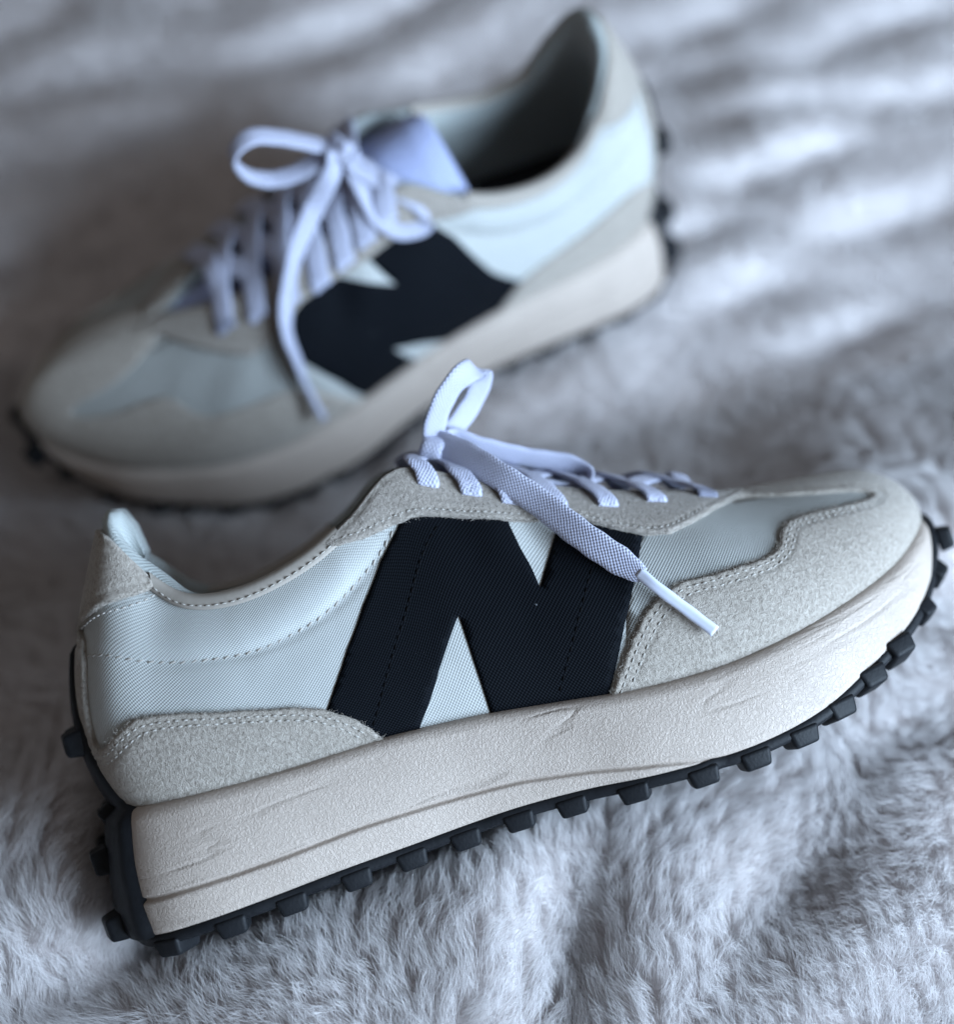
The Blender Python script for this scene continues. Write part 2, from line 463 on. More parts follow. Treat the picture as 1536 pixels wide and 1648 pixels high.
def panel(name, poly, mat, parent, mirror, thick, base=.0002, edge=.0011, step=2.2, rnd=1.3, halves=(-1,), rough_edge=0.0, bstep=1.6, grooves=()):
    """a sheet cut to poly (u,h), laid on the upper with real thickness"""
    Bm = resample(to_m(poly), bstep)
    if rough_edge > 0:
        s = is_seam(Bm)
        Bm = Bm + np.where(s, 0, 1)[:, None] * rng.normal(0, rough_edge, Bm.shape)
        Bm[:, 1] = np.clip(Bm[:, 1], 0, HS); Bm[:, 0] = np.clip(Bm[:, 0], 0, _AL[-1])
    lo, hi2 = Bm.min(0), Bm.max(0)
    xs = np.arange(lo[0] + step * .4, hi2[0], step); ys = np.arange(lo[1] + step * .4, hi2[1], step)
    Gq = np.stack(np.meshgrid(xs, ys), -1).reshape(-1, 2); Gq = Gq + rng.uniform(-.2, .2, Gq.shape) * step
    An, Bn = Bm, np.roll(Bm, -1, 0)
    # inside test
    ins = np.zeros(len(Gq), bool)
    for a, b in zip(An, Bn):
        c = ((a[1] > Gq[:, 1]) != (b[1] > Gq[:, 1]))
        with np.errstate(divide='ignore', invalid='ignore'):
            xx = (b[0] - a[0]) * (Gq[:, 1] - a[1]) / (b[1] - a[1]) + a[0]
        ins ^= c & (Gq[:, 0] < xx)
    Gq = Gq[ins]; Gq = Gq[seg_dist(Gq, An, Bn) > step * .45]
    # inner ring gives the rounded edge
    allv = [Vector(p) for p in Bm] + [Vector(p) for p in Gq]
    n = len(Bm)
    r = delaunay_2d_cdt(allv, [(i, (i + 1) % n) for i in range(n)], [], 1, 1e-4)
    Q = np.array([tuple(v) for v in r[0]]); T3 = r[2]
    real = [(i, (i + 1) % n) for i in range(n)]
    sm = is_seam(Bm)
    ra_ = np.array([Bm[i] for i, j in real if not (sm[i] and sm[j])]); rb_ = np.array([Bm[j] for i, j in real if not (sm[i] and sm[j])])
    d = seg_dist(Q, ra_, rb_)
    k = np.clip(d / rnd, 0, 1); prof = edge + (thick - edge) * np.sqrt(1 - (1 - k) ** 2)
    for gd in grooves: prof = prof - .0006 * np.exp(-((d - gd) / .55) ** 2)
    u, h = from_m(Q)
    uvm = Q.copy()
    V = []; Fs = []; UV = []
    # boundary edges of the triangulation
    cnt = {}
    for t in T3:
        for a, b in ((t[0], t[1]), (t[1], t[2]), (t[2], t[0])): cnt[(min(a, b), max(a, b))] = cnt.get((min(a, b), max(a, b)), 0) + 1
    sq = is_seam(Q)
    bed = [e for e, c in cnt.items() if c == 1 and not (sq[e[0]] and sq[e[1]])]
    for sd in halves:
        s2 = sd * mirror
        b0 = len(V)
        top = surf(u, h, base + prof, s2); V += list(top); UV += list(uvm)
        Fs += [tuple(b0 + i for i in t) for t in T3]
        low = surf(u, h, -.0006, s2); b1 = len(V)
        mp = {}
        for a, b in bed:
            for q in (a, b):
                if q not in mp: mp[q] = len(V); V.append(low[q]); UV.append(uvm[q])
            Fs.append((b0 + a, b0 + b, mp[b], mp[a]))
    o = mesh_obj(name, V, Fs, mat, parent, UV); clean(o)
    return o

def polyline_surf(pts, off, side, step):
    P = resample(smooth_open(to_m(pts), 2), .5, False)
    u, h = from_m(P); W3 = surf(u, h, off, side)
    L = np.r_[0, np.cumsum(np.linalg.norm(np.diff(W3, axis=0), axis=1))]
    m = max(2, int(L[-1] / step)); s = np.linspace(0, L[-1], m + 1)
    Pos = np.stack([np.interp(s, L, W3[:, i]) for i in range(3)], 1)
    Nn = nrm0(np.interp(s, L, u), np.interp(s, L, h)) * np.array([1, side, 1])
    return Pos, Nn
def stitches(name, pts, off, side, mat, parent, step=.0029, ln=.0020, wd=.00033, dz=0.0, slant=0.0):
    Pos, Nn = polyline_surf(pts, off, side, step)
    V = []; Fs = []
    ring = 6; segs = [(-1, .25), (-.8, .8), (-.3, 1), (.3, 1), (.8, .8), (1, .25)]
    for i in range(len(Pos) - 1):
        t = Pos[i + 1] - Pos[i]; t /= np.linalg.norm(t) + 1e-12; nn = Nn[i]; b = np.cross(nn, t)
        t = t + b * (slant + rng.normal(0, .05)); t /= np.linalg.norm(t); b = np.cross(nn, t)
        c = (Pos[i] + Pos[i + 1]) / 2; b0 = len(V)
        for a, s in segs:
            for k in range(ring):
                q = 2 * math.pi * k / ring
                V.append(c + t * a * ln / 2 + b * math.cos(q) * wd * s + nn * (math.sin(q) * wd * s - (a * a) * wd * .9))
        for a in range(len(segs) - 1):
            for k in range(ring):
                Fs.append((b0 + a * ring + k, b0 + a * ring + (k + 1) % ring, b0 + (a + 1) * ring + (k + 1) % ring, b0 + (a + 1) * ring + k))
    return mesh_obj(name, V, Fs, mat, parent)
def fuzz(pts_list, off, side, mat, parent, dens=5.0, ln=.0011):
    """loose fibres standing out of a cut suede edge"""
    roots = []; dirs = []
    for pts in pts_list:
        Pos, Nn = polyline_surf(pts, off, side, .0009)
        T = np.gradient(Pos, axis=0); T /= np.linalg.norm(T, axis=1, keepdims=True) + 1e-12
        Bb = np.cross(Nn, T)
        m = int(len(Pos) * dens); i = rng.integers(0, len(Pos), m)
        roots.append(Pos[i] + rng.normal(0, .00035, (m, 3)))
        dd = Nn[i] * rng.uniform(-.1, 1, (m, 1)) + Bb[i] * rng.normal(0, .9, (m, 1)) + T[i] * rng.normal(0, .6, (m, 1))
        dirs.append(dd / np.linalg.norm(dd, axis=1, keepdims=True))
    R = np.concatenate(roots); D = np.concatenate(dirs); n = len(R)
    L = ln * rng.uniform(.3, 1.2, (n, 1)); curl = rng.normal(0, .5, (n, 3))
    P = np.stack([R, R + D * L * .5, R + (D + curl * .6) * L], 1).astype(np.float32)
    c = bpy.data.hair_curves.new('frayed_edge'); c.add_curves([3] * n)
    c.points.foreach_set('position', P.reshape(-1))
    a = c.attributes.get('radius') or c.attributes.new('radius', 'FLOAT', 'POINT')
    a.data.foreach_set('value', np.tile(np.array([.00006, .00005, .00002], np.float32), n))
    c.materials.append(mat)
    o = bpy.data.objects.new('frayed_edge', c); COL.objects.link(o); o.parent = parent; o['kind'] = 'stuff'
    return o

def ribbon(name, ctrl, widthdirs, w, th, mat, parent, closed_ends=True, samples=10, taper=None):
    """flat woven lace along control points (metres, shoe space)"""
    C = np.asarray(ctrl, float); n = len(C); u = np.linspace(0, n - 1, (n - 1) * samples + 1)
    Q = np.vstack([2 * C[0] - C[1], C, 2 * C[-1] - C[-2]])
    def catmull(Q, u):
        i = np.minimum(u.astype(int), n - 2); t = (u - i)[:, None]; a, b, c, d = Q[i], Q[i + 1], Q[i + 2], Q[i + 3]
        return .5 * ((2 * b) + (c - a) * t + (2 * a - 5 * b + 4 * c - d) * t * t + (-a + 3 * b - 3 * c + d) * t ** 3)
    P = catmull(Q, u)
    Wd = np.asarray(widthdirs, float)
    if Wd.ndim == 1: Wd = np.tile(Wd, (n, 1))
    Wq = catmull(np.vstack([Wd[0], Wd, Wd[-1]]), u)
    T = np.gradient(P, axis=0); T /= np.linalg.norm(T, axis=1, keepdims=True) + 1e-12
    Bd = Wq - T * (Wq * T).sum(1, keepdims=True); Bd /= np.linalg.norm(Bd, axis=1, keepdims=True) + 1e-12
    Nn = np.cross(T, Bd)
    L = np.r_[0, np.cumsum(np.linalg.norm(np.diff(P, axis=0), axis=1))]
    prof = [(-1, 0), (-.93, .62), (-.6, 1), (-.2, 1), (.2, 1), (.6, 1), (.93, .62), (1, 0), (.93, -.62), (.6, -1), (.2, -1), (-.2, -1), (-.6, -1), (-.93, -.62)]
    m = len(prof); V = []; UV = []; Fs = []
    for i in range(len(P)):
        tw = 1.0 if taper is None else np.interp(L[i] / L[-1], *taper)
        wob = 1 + .03 * math.sin(L[i] * 700)
        for a, b in prof:
            V.append(P[i] + Bd[i] * a * w / 2 * tw * wob + Nn[i] * b * th / 2 * (1 + (1 - tw) * .9))
            UV.append((L[i] * 1000, a * w * 500 * (1 if b >= 0 else -1) + (0 if b >= 0 else 40)))
    for i in range(len(P) - 1):
        for k in range(m):
            Fs.append((i * m + k, i * m + (k + 1) % m, (i + 1) * m + (k + 1) % m, (i + 1) * m + k))
    Fs.append(tuple(range(m))[::-1]); Fs.append(tuple((len(P) - 1) * m + k for k in range(m)))
    return mesh_obj(name, V, Fs, mat, parent, UV)

# one rubber lug, base at z=0 growing along +z, x along the edge, y inward
def lug_mesh(name, lx, ly, lz):
    bm = bmesh.new(); bmesh.ops.create_cube(bm, size=1)
    for v in bm.verts:
        t = .86 if v.co.z > 0 else 1.08
        v.co = Vector((v.co.x * lx * t, v.co.y * ly * t, (v.co.z + .5) * lz))
    bmesh.ops.bevel(bm, geom=list(bm.edges), offset=.0014, segments=3, profile=.6, affect='EDGES')
    me = bpy.data.meshes.new(name); bm.to_mesh(me); bm.free()
    me.polygons.foreach_set('use_smooth', [True] * len(me.polygons)); me.materials.append(M['rubber'])
    return me
LUG = lug_mesh('lug', .0096, .012, .0058); LUGS = lug_mesh('lug_small', .0075, .0080, .0052); LUGH = lug_mesh('lug_heel', .0105, .0085, .0062)

N_FRONT = [(7.66,.777),(7.15,.73),(6.56,.62),(6.02,.48),(5.66,.34),(5.46,.25),(5.2,.13),(5.0,.0),(6.53,.0),(6.66,.053),(7.34,.23),(8.04,.38),(8.0,.213),(7.97,.0),(9.0,.0),(9.68,.0),(9.76,.043),(10.21,.27),(10.59,.463),(11.0,.667),(11.3,.793),(10.31,.843),(10.05,.713),(9.72,.577),(9.41,.46),(9.43,.547),(9.42,.63),(9.45,.74),(9.52,.827),(8.42,.82),(7.94,.83)]
N_BACK = [(7.05,.717),(7.6,.80),(8.4,.82),(9.18,.82),(8.93,.703),(8.76,.623),(8.56,.537),(9.41,.70),(10.1,.86),(10.9,.80),(10.8,.64),(10.55,.483),(10.09,.27),(9.6,.02),(9.5,0),(8.32,0),(8.6,.113),(8.87,.227),(8.2,.13),(7.47,.02),(7.3,0),(4.8,0),(5.12,.093),(6.15,.41)]
EYELOW = [(6.45,1.0),(6.46,.975),(6.65,.927),(7.23,.843),(7.79,.777),(8.33,.757),(8.91,.757),(9.4,.757),(9.76,.767),(10.15,.775),(10.44,.765),(10.71,.713),(11.04,.66),(11.35,.65),(11.72,.69),(12.18,.75),(12.82,.83),(13.42,.90),(13.8,1.0)]
HEELOV = [(0,.64),(.5,.63),(.95,.60),(1.12,.52),(1.10,.38),(1.15,.27),(1.30,.236),(1.67,.247),(2.21,.313),(2.51,.357),(2.98,.387),(3.61,.395),(4.36,.37),(5.06,.317),(5.42,.26),(5.71,.173),(5.87,.103),(6.06,.0)]
TAB = [(3.02,1.0),(2.98,.953),(2.61,.86),(2.21,.777),(1.62,.71),(.83,.663),(.32,.63),(0,.62)]
TOEOV = [(9.76,.0),(9.78,.037),(10.0,.127),(10.25,.227),(10.5,.313),(10.71,.363),(10.89,.39),(11.07,.407),(11.48,.403),(11.94,.40),(12.23,.397),(12.48,.417),(12.68,.457),(12.84,.503),(13.07,.537),(13.39,.537),(13.75,.51),(14.22,.47),(14.61,.443),(14.89,.435),(15.05,.465),(14.98,.51),(14.79,.56),(14.33,.64),(13.8,.737),(13.34,.84),(12.9,.90),(13.0,1.0)]
SEAM = [(.79,.54),(2.26,.573),(3.0,.613),(3.63,.64),(4.2,.657),(4.73,.653),(5.23,.663),(5.7,.673),(6.28,.707),(6.87,.74),(7.27,.763),(7.6,.782)]
EYELETS = [8.44, 9.09, 9.65, 10.23, 10.85, 11.56, 12.43]
EYE_H = [.955, .93, .90, .88, .90, .92, .92]
LUG_U = [2.19, 3.37, 4.23, 5.16, 5.86, 6.79, 7.82, 8.68, 9.57, 10.42, 11.02, 11.69, 12.36, 13.02, 13.6, 14.42, 15.32]

def offset_poly(poly, d):
    """shift an open (u,h) line by d mm to its right"""
    P = smooth_open(to_m(poly), 2); T = np.gradient(P, axis=0); T /= np.linalg.norm(T, axis=1, keepdims=True) + 1e-9
    Q = P + np.stack([T[:, 1], -T[:, 0]], 1) * d
    return np.stack([m2u(Q[:, 0]), np.clip(Q[:, 1] / HS, 0, 1)], 1)

CACHE = {}
TR_F = TR.copy(); TR_B = TR.copy()
TR_B[:4] = [(31, 0, 145.5), (31.8, 9, 140.5), (36, 15.5, 130), (43.5, 21, 115)]
TR_B[12:15] = [(212, 9, 82.5), (228, 1.5, 77.2), (242, 0, 73.5)]
TR_BM = TR_B.copy(); TR_BM[:5] = [(31, 0, 145.5), (33.3, 9, 144.2), (38, 15.5, 137.5), (44, 21, 124), (54, 25, 108)]
def build_sneaker(front):
    global TR
    TR = TR_F if front else TR_B
    RAIL[-1] = TR_F if front else TR_BM; RAIL[1] = TR_F if front else TR_B
    mir = 1 if front else -1           # right shoe as measured, left shoe mirrored
    LAT = -1 * mir; MED = 1 * mir
    root = bpy.data.objects.new('sneaker', None); COL.objects.link(root); root.empty_display_size = .05
    # --- base upper
    nu, nh = 205, 44
    us = np.linspace(0, 17, nu); hs = np.linspace(0, 1, nh); uu, hh = np.meshgrid(us, hs, indexing='ij')
    V = []; Fs = []; UV = []
    for sd in (LAT, MED):
        b = len(V); V += list(surf(uu, hh, 0.0, sd).reshape(-1, 3)); UV += list(np.stack([u2m(uu), hh * HS], -1).reshape(-1, 2))
        Fs += grid_faces(nu, nh, b, sd > 0)
    upper = mesh_obj('upper', V, Fs, M['white'], root, UV); clean(upper)
    for sd in (LAT, MED):
        stitches('stitching', SEAM, .0002, sd, M['thread'], upper, .0034, .0027, .00036, slant=.35)
    # grey mesh window over the forefoot, thin sheet tucked under the suede
    vw = [(9.9,.02),(10.6,.55),(11.05,.70),(12.4,.86),(13.9,.80),(15.3,.55),(15.3,.36),(13.6,.42),(12.6,.34),(11,.30)]
    panel('vamp_mesh', vw, M['vamp'], root, mir, .00025, .0001, .0002, 2.5, .8, (-1, 1))
    # --- letter
    for sd in (LAT, MED):
        L = panel('letter_panel', N_FRONT if front else N_BACK, M['black'], root, 1, .00040, .0001, .00025, 2.2, .8, (sd,))
        if sd == LAT: L['label'] = 'large black nylon letter N on the outer side'
        stitches('stitching', [(8.32,.723),(7.37,.53),(6.61,.357),(5.91,.1)], .0005, sd, M['thread_d'], L, .0030, .0024, .0003)
        stitches('stitching', [(10.45,.64),(10.25,.55),(9.7,.317),(9.07,.063)], .0005, sd, M['thread_d'], L, .0030, .0024, .0003)
    # --- suede overlays
    toe_poly = [(u, h) for u, h in TOEOV] + [(u, 1.0) for u in np.arange(13.4, 17.0, .4)] + [(17, 1.0), (17, .5), (17, 0.0)] + [(u, 0.0) for u in np.arange(16.5, 9.8, -.5)]
    toe = panel('toe_overlay', toe_poly, M['suede'], root, mir, .0016, .0003, .0011, 1.1 if front else 2.0, 1.3, (-1, 1), .10, 1.3, (2.3, 4.6))
    heel_poly = HEELOV + [(u, 0.0) for u in np.arange(5.5, 0, -.5)] + [(0, 0.0)]
    heel = panel('heel_overlay', heel_poly, M['suede'], root, mir, .0016, .0003, .0011, 1.1 if front else 2.0, 1.3, (-1, 1), .10, 1.3, (2.3, 4.4))
    tab_poly = TAB + [(0, 1.0)] + [(u, 1.0) for u in np.arange(.5, 3.0, .5)]
    tab = panel('heel_tab', tab_poly, M['suede'], root, mir, .0017, .0004, .0012, 1.2 if front else 2.0, 1.2, (-1, 1), .08, 1.3, (2.4,))
    for sd in (LAT, MED):
        ey_poly = EYELOW + [(u, 1.0) for u in np.arange(13.4, 6.5, -.4)]
        ey = panel('lace_stay', ey_poly, M['suede2'], root, 1, .0017, .0005, .0013, 1.2 if front else 2.0, 1.2, (sd,), .08, 1.3, (2.2,))
        off = lambda pl, d: offset_poly(pl, d)
        stitches('stitching', off(EYELOW[2:-2], -2.2), .00195, sd, M['thread'], ey, .0022, .0014, .00028)
        tl = TOEOV[1:21]
        for d in (2.3, 4.6):
            stitches('stitching', off(tl, d), .00165, sd, M['thread'], toe, .0027, .0018, .00031)
        hl = HEELOV[5:17]
        for d in (2.3, 4.4):
            stitches('stitching', off(hl, d), .00165, sd, M['thread'], heel, .0027, .0018, .00031)
        stitches('stitching', off(TAB[1:6], -2.4), .0019, sd, M['thread'], tab, .0024, .0016, .0003)
        if sd == LAT and front:
            fuzz([TOEOV[1:26]], .0012, sd, M['suede'], toe, 5)
            fuzz([HEELOV], .0012, sd, M['suede'], heel, 5)
            fuzz([TAB], .0014, sd, M['suede'], tab, 4)
            fuzz([EYELOW], .0014, sd, M['suede2'], ey, 4)
        # collar binding, a soft rolled strip along the top line
        ub = np.linspace(2.9, 6.75, 60); V = []; Fs = []; prof = [(0.930, .0003), (.934, .0011), (.952, .0016), (.975, .0018), (1.0, .0022)]
        for u in ub:
            for h, o_ in prof: V.append(surf(u, h, o_, sd))
            tp = surf(u, 1.0, .0, sd); nn = nrm0(u, .97) * np.array([1, sd, 1]); V.append(tp + nn * .0008 + np.array([0, 0, .0017])); V.append(tp - nn * .002 + np.array([0, 0, .0022])); V.append(tp - nn * .004 + np.array([0, 0, 0]))
        o = mesh_obj('collar_binding', V, grid_faces(len(ub), len(prof) + 3, 0, sd > 0), M['binding'], root)
        stitches('stitching', [(u, .955) for u in np.linspace(2.95, 6.7, 10)], .0019, sd, M['thread'], o, .0026, .0018, .00024)
    # --- lining: rolls over the collar and runs down to the insole
    ul = np.linspace(0, 13.6, 150); V = []; Fs = []; UV = []
    for sd in (LAT, MED):
        b = len(V)
        for u in ul:
            T = cr(RAIL[sd], u) * .001; n = nrm0(np.array(u), np.array(.95)); n = n * np.array([1, 1, 0]); n /= np.linalg.norm(n) + 1e-9
            if u < .02: n = np.array([-1., 0, 0])
            pad = 1.0 if u < 3 else float(np.interp(u, [3, 4.2, 7, 17], [1, .30, .2, .2]))
            if not front: pad *= .55
            base = cr(FR, u) * .001
            inn = base * np.array([1, .80, 1]) + np.array([.006 * max(0, 1 - u / 3), 0, .012])
            up = np.array([0, 0, 1.])
            pr = [T + n * -.0002, T + up * .0034 * pad - n * .0012, T + up * .0058 * pad - n * .0040 * pad, T + up * .0046 * pad - n * .0078 * pad, T - up * .001 - n * .0100 * pad, T - up * .010 - n * .0108 * pad]
            e = pr[-1]; dn = inn - e
            pr += [e + dn * t + n * .004 * math.sin(math.pi * t) for t in (.25, .5, .75, 1)]
            for q, p_ in enumerate(pr):
                p_ = p_.copy(); p_[1] = max(p_[1], 0) if u > .02 else 0
                V.append(p_ * np.array([1, sd, 1])); UV.append((u2m(u), q * 4.0))
        Fs += grid_faces(len(ul), 10, b, sd < 0)
    lin_ = mesh_obj('lining', V, Fs, M['lining'], root, UV); clean(lin_)
    # insole
    ui = np.linspace(.1, 15.5, 60); V = []
    for u in ui:
        p = cr(FR, u) * .001
        for t in np.linspace(-1, 1, 9): V.append((p[0] + .004 * max(0, 1 - u / 2), p[1] * .86 * t, p[2] + .010 + .004 * t * t))
    mesh_obj('insole', V, grid_faces(len(ui), 9), M['insole'], root)
    # --- tongue
    ct = np.array([(240, 0, 69), (215, 0, 78), (190, 0, 87), (165, 0, 98), (145, 0, 109), (128, 0, 118), (114, 0, 123.5), (105, 0, 124)]) * .001
    if front: ct = np.array([(240, 0, 68), (215, 0, 76), (190, 0, 85), (165, 0, 96), (148, 0, 105), (136, 0, 111), (128, 0, 114), (123, 0, 114.5)]) * .001
    hw = np.array([9, 13.5, 16.5, 18.5, 20, 22.5, 25, 25.5]) * .001
    if not front: hw[:3] = (.003, .008, .014)
    V = []; UV = []; Fs = []; q = np.linspace(0, 7, 50); J = 21
    cx = np.stack([np.interp(q, np.arange(8), ct[:, i]) for i in range(3)], 1); hwq = np.interp(q, np.arange(8), hw)
    for layer in (0, 1):
        b = len(V)
        for i in range(50):
            edge = .0022 * (1 if layer == 0 else -1) * min(1, (49 - i) / 3 + .15)
            for j in range(J):
                t = -1 + 2 * j / (J - 1)
                drop = (hwq[i] * .50 + .006 * (i / 49) ** 2) * t * t * (1 + .35 * max(0, (i - 30) / 19))
                V.append((cx[i, 0] - .007 * (i / 49) ** 3 * t * t, hwq[i] * t * mir, cx[i, 2] - drop + edge * (1 - t ** 6)))
                UV.append((i * 2.8, j * 2.0 + layer * 50))
        Fs += grid_faces(50, J, b, layer == 1)
    n0 = 50 * J
    for j in range(J - 1):
        a = 49 * J + j; Fs.append((a, a + 1, n0 + a + 1, n0 + a))
    for i in range(49):
        for jj in (0, J - 1):
            a = i * J + jj; Fs.append((a, a + J, n0 + a + J, n0 + a))
    tg = mesh_obj('tongue', V, Fs, M['tongue'], root, UV); clean(tg)
    # --- midsole
    un = np.r_[np.linspace(0, 3, 50), np.linspace(3.04, 17, 260)]
    vs = np.r_[0, .012, .03, .06, np.linspace(.085, .95, 96), .965, .98, .99, 1.0]
    GR_U = [0, 2, 3.4, 4.3, 5.4, 6.7, 8.1, 9.1, 10.0, 10.9, 17]; GR_V = [.70, .70, .70, .70, .68, .70, .735, .80, .88, 1.05, 1.1]
    def mid_pt(u, v):
        a = cr(MT, u) * .001; b = cr(MB, u) * .001
        t = (cr(MB, min(17, u + .05)) - cr(MB, max(0, u - .05))) * np.array([1, 1, 0]); t /= np.linalg.norm(t) + 1e-9
        n = np.array([-t[1], t[0], 0]) if u > .05 else np.array([-1., 0, 0])
        if u > 16.95: n = np.array([1., 0, 0])
        th = np.linalg.norm(a - b)
        g = float(np.interp(u, GR_U, GR_V))
        bul = math.sin(math.pi * min(1, v)) * .05 * th
        bul -= .0011 * math.exp(-((v - g) / .017) ** 2) - .0007 * (1 / (1 + math.exp(-(v - g) / .012)))
        r = .0036 / max(th, .006)
        if v < r: bul -= .0032 * (1 - math.sqrt(max(0, 1 - (1 - v / r) ** 2)))
        if v > 1 - r * .7: bul -= .0010 * (1 - math.sqrt(max(0, 1 - ((v - 1 + r * .7) / (r * .7)) ** 2)))
        return a * (1 - v) + b * v + n * bul, n
    V = []; Fs = []
    if 'mid' not in CACHE:
        rows = []
        a_ = cr(MT, un) * .001; b_ = cr(MB, un) * .001
        t_ = (cr(MB, np.minimum(17, un + .05)) - cr(MB, np.maximum(0, un - .05))) * np.array([1, 1, 0])
        t_ /= np.linalg.norm(t_, axis=1, keepdims=True) + 1e-9
        n_ = np.stack([-t_[:, 1], t_[:, 0], 0 * t_[:, 0]], 1); n_[un <= .05] = (-1, 0, 0); n_[un > 16.95] = (1, 0, 0)
        th_ = np.linalg.norm(a_ - b_, axis=1); g_ = np.interp(un, GR_U, GR_V); r_ = .0036 / np.maximum(th_, .006); r2 = r_ * .7
        cols_ = []
        for v in vs:
            bul = math.sin(math.pi * v) * .05 * th_
            bul = bul - .0011 * np.exp(-((v - g_) / .017) ** 2) + .0007 / (1 + np.exp(-(v - g_) / .012))
            bul = bul - np.where(v < r_, .0032 * (1 - np.sqrt(np.clip(1 - (1 - v / r_) ** 2, 0, 1))), 0)
            bul = bul - np.where(v > 1 - r2, .0010 * (1 - np.sqrt(np.clip(1 - ((v - 1 + r2) / r2) ** 2, 0, 1))), 0)
            p = a_ * (1 - v) + b_ * v + n_ * bul[:, None]
            p[(un < .01) | (un > 16.99), 1] = 0
            cols_.append(p)
        c0 = cols_[0]
        cols_ = [c0 - n_ * .008 - np.array([0, 0, .003]), c0 - n_ * .0015 + np.array([0, 0, .0002])] + cols_ + [cols_[-1] - n_ * .006]
        CACHE['mid'] = np.stack(cols_, 1)
    G3 = CACHE['mid']
    for sd in (LAT, MED):
        b0 = len(V)
        V += list((G3 * np.array([1, sd, 1])).reshape(-1, 3))
        Fs += grid_faces(len(un), len(vs) + 3, b0, sd < 0)
    mids = mesh_obj('midsole', V, Fs, M['midsole'], root); clean(mids)
    # --- outsole: tread sheet, heel wrap, toe wrap
    V = []; Fs = []
    uo = np.linspace(0, 17, 220); J = 13
    ring = []
    for u in uo:
        p, n = mid_pt(u, 1.0)
        if u < .01 or u > 16.99: p = p * np.array([1, 0, 1])
        ring.append((p, n))
    prof_o = [(-.003, .0004), (.0003, .0004), (.0010, -.0003), (.0012, -.0022), (.0005, -.0034), (-.003, -.0038)]
    for sd in (LAT, MED):
        b0 = len(V)
        for p, n in ring:
            for a, z in prof_o: V.append((p + n * a + np.array([0, 0, z])) * np.array([1, sd, 1]))
            q = p - n * .003 + np.array([0, 0, -.0038])
            for t in (.66, .33, 0.0): V.append(np.array([q[0], q[1] * t * sd, q[2] - .0004]))
        Fs += grid_faces(len(uo), len(prof_o) + 3, b0, sd < 0)
    # heel wrap: rows climb from the tread to high on the heel
    def heel_pt(u, k):
        """k 0..1 on the midsole wall from tread up, 1..2 on the upper"""
        if k <= 1: return mid_pt(u, 1 - k)
        h = (k - 1) * .62
        return surf0(np.array(u), np.array(h)), nrm0(np.array(u), np.array(h))
    ks = np.r_[np.linspace(0, 1, 16), np.linspace(1.08, 2, 26)]
    kk = [0, .25, .6, .9, 1.0, 1.15, 1.35, 1.6, 1.85, 2.0]; ue = [2.05, 1.98, 1.95, 1.97, 1.98, 1.55, 1.05, .68, .38, .10]
    b0 = len(V); cols = np.linspace(-1, 1, 25)
    for k in ks:
        e = float(np.interp(k, kk, ue))
        row = []
        for c in cols:
            u = abs(c) * e; p, n = heel_pt(max(u, .0), k)
            p = np.array(p) * 1.0
            if u < .03: n = np.array([-.98, 0, -.1]); p[1] = 0
            lift = .0032 * math.sqrt(max(0, 1 - abs(c) ** 8)) + .0002
            if k > 1.9: lift *= max(.1, (2.0 - k) / .1)
            if abs(c) > .999: lift = -.0008
            q = p + n * lift
            row.append(q * np.array([1, (LAT if c < 0 else MED), 1]))
        V += row
    Fs += grid_faces(len(ks), 25, b0)
    # toe wrap
    ks2 = np.r_[np.linspace(0, 1, 8), np.linspace(1.05, 1.36, 10)]
    kk2 = [0, .5, 1.0, 1.15, 1.36]; ue2 = [2.3, 1.6, 1.0, .85, .6]
    b0 = len(V)
    for k in ks2:
        e = float(np.interp(k, kk2, ue2))
        for c in cols:
            u = 17 - abs(c) * e; p, n = heel_pt(u, k); p = np.array(p) * 1.0
            if abs(c) * e < .05: n = np.array([.96, 0, .25]); p[1] = 0
            lift = .0013 * math.sqrt(max(0, 1 - abs(c) ** 8)) + .0002
            if k > 1.30: lift *= max(.15, (1.36 - k) / .06)
            if abs(c) > .999: lift = -.0008
            V.append((p + n * lift) * np.array([1, (LAT if c < 0 else MED), 1]))
    Fs += grid_faces(len(ks2), 25, b0)
    outs = mesh_obj('outsole', V, Fs, M['rubber'], root); clean(outs)
    # lugs
    def put(me, pos, zdir, xdir):
        z = Vector(zdir).normalized(); x = Vector(xdir); x = (x - z * x.dot(z)).normalized(); y = z.cross(x)
        o = bpy.data.objects.new('lug', me); COL.objects.link(o); o.parent = outs
        o.matrix_basis = Matrix.Translation(Vector(pos)) @ Matrix((x, y, z)).transposed().to_4x4()
    for sd in (LAT, MED):
        for i, u in enumerate(LUG_U):
            p, n = mid_pt(u, 1.0); t = cr(MB, min(17, u + .1)) - cr(MB, max(0, u - .1))
            tilt = float(np.interp(u, [2, 12, 14, 17], [.10, .18, .75, 1.6]))
            dn = np.array([0, 0, -1.0]) + n * tilt
            tz = t[2] / (np.linalg.norm(t[:2]) + 1e-9)
            pos = p + n * (-.0046 + .0030 * min(1, max(0, (u - 12.5) / 2.5))) + np.array([0, 0, -.0020])
            put(LUG if u < 14 else LUGS, pos * np.array([1, sd, 1]), dn * np.array([1, sd, 1]), t * np.array([1, sd, 1]))
        for u in np.arange(3.8, 13.8, .82):
            p, n = mid_pt(u, 1.0); t = cr(MB, u + .1) - cr(MB, u - .1)
            q = np.array([p[0], p[1] * .50, p[2] - .0030])
            put(LUGS, q * np.array([1, sd, 1]), (0, 0, -1), t * np.array([1, sd, 1]))
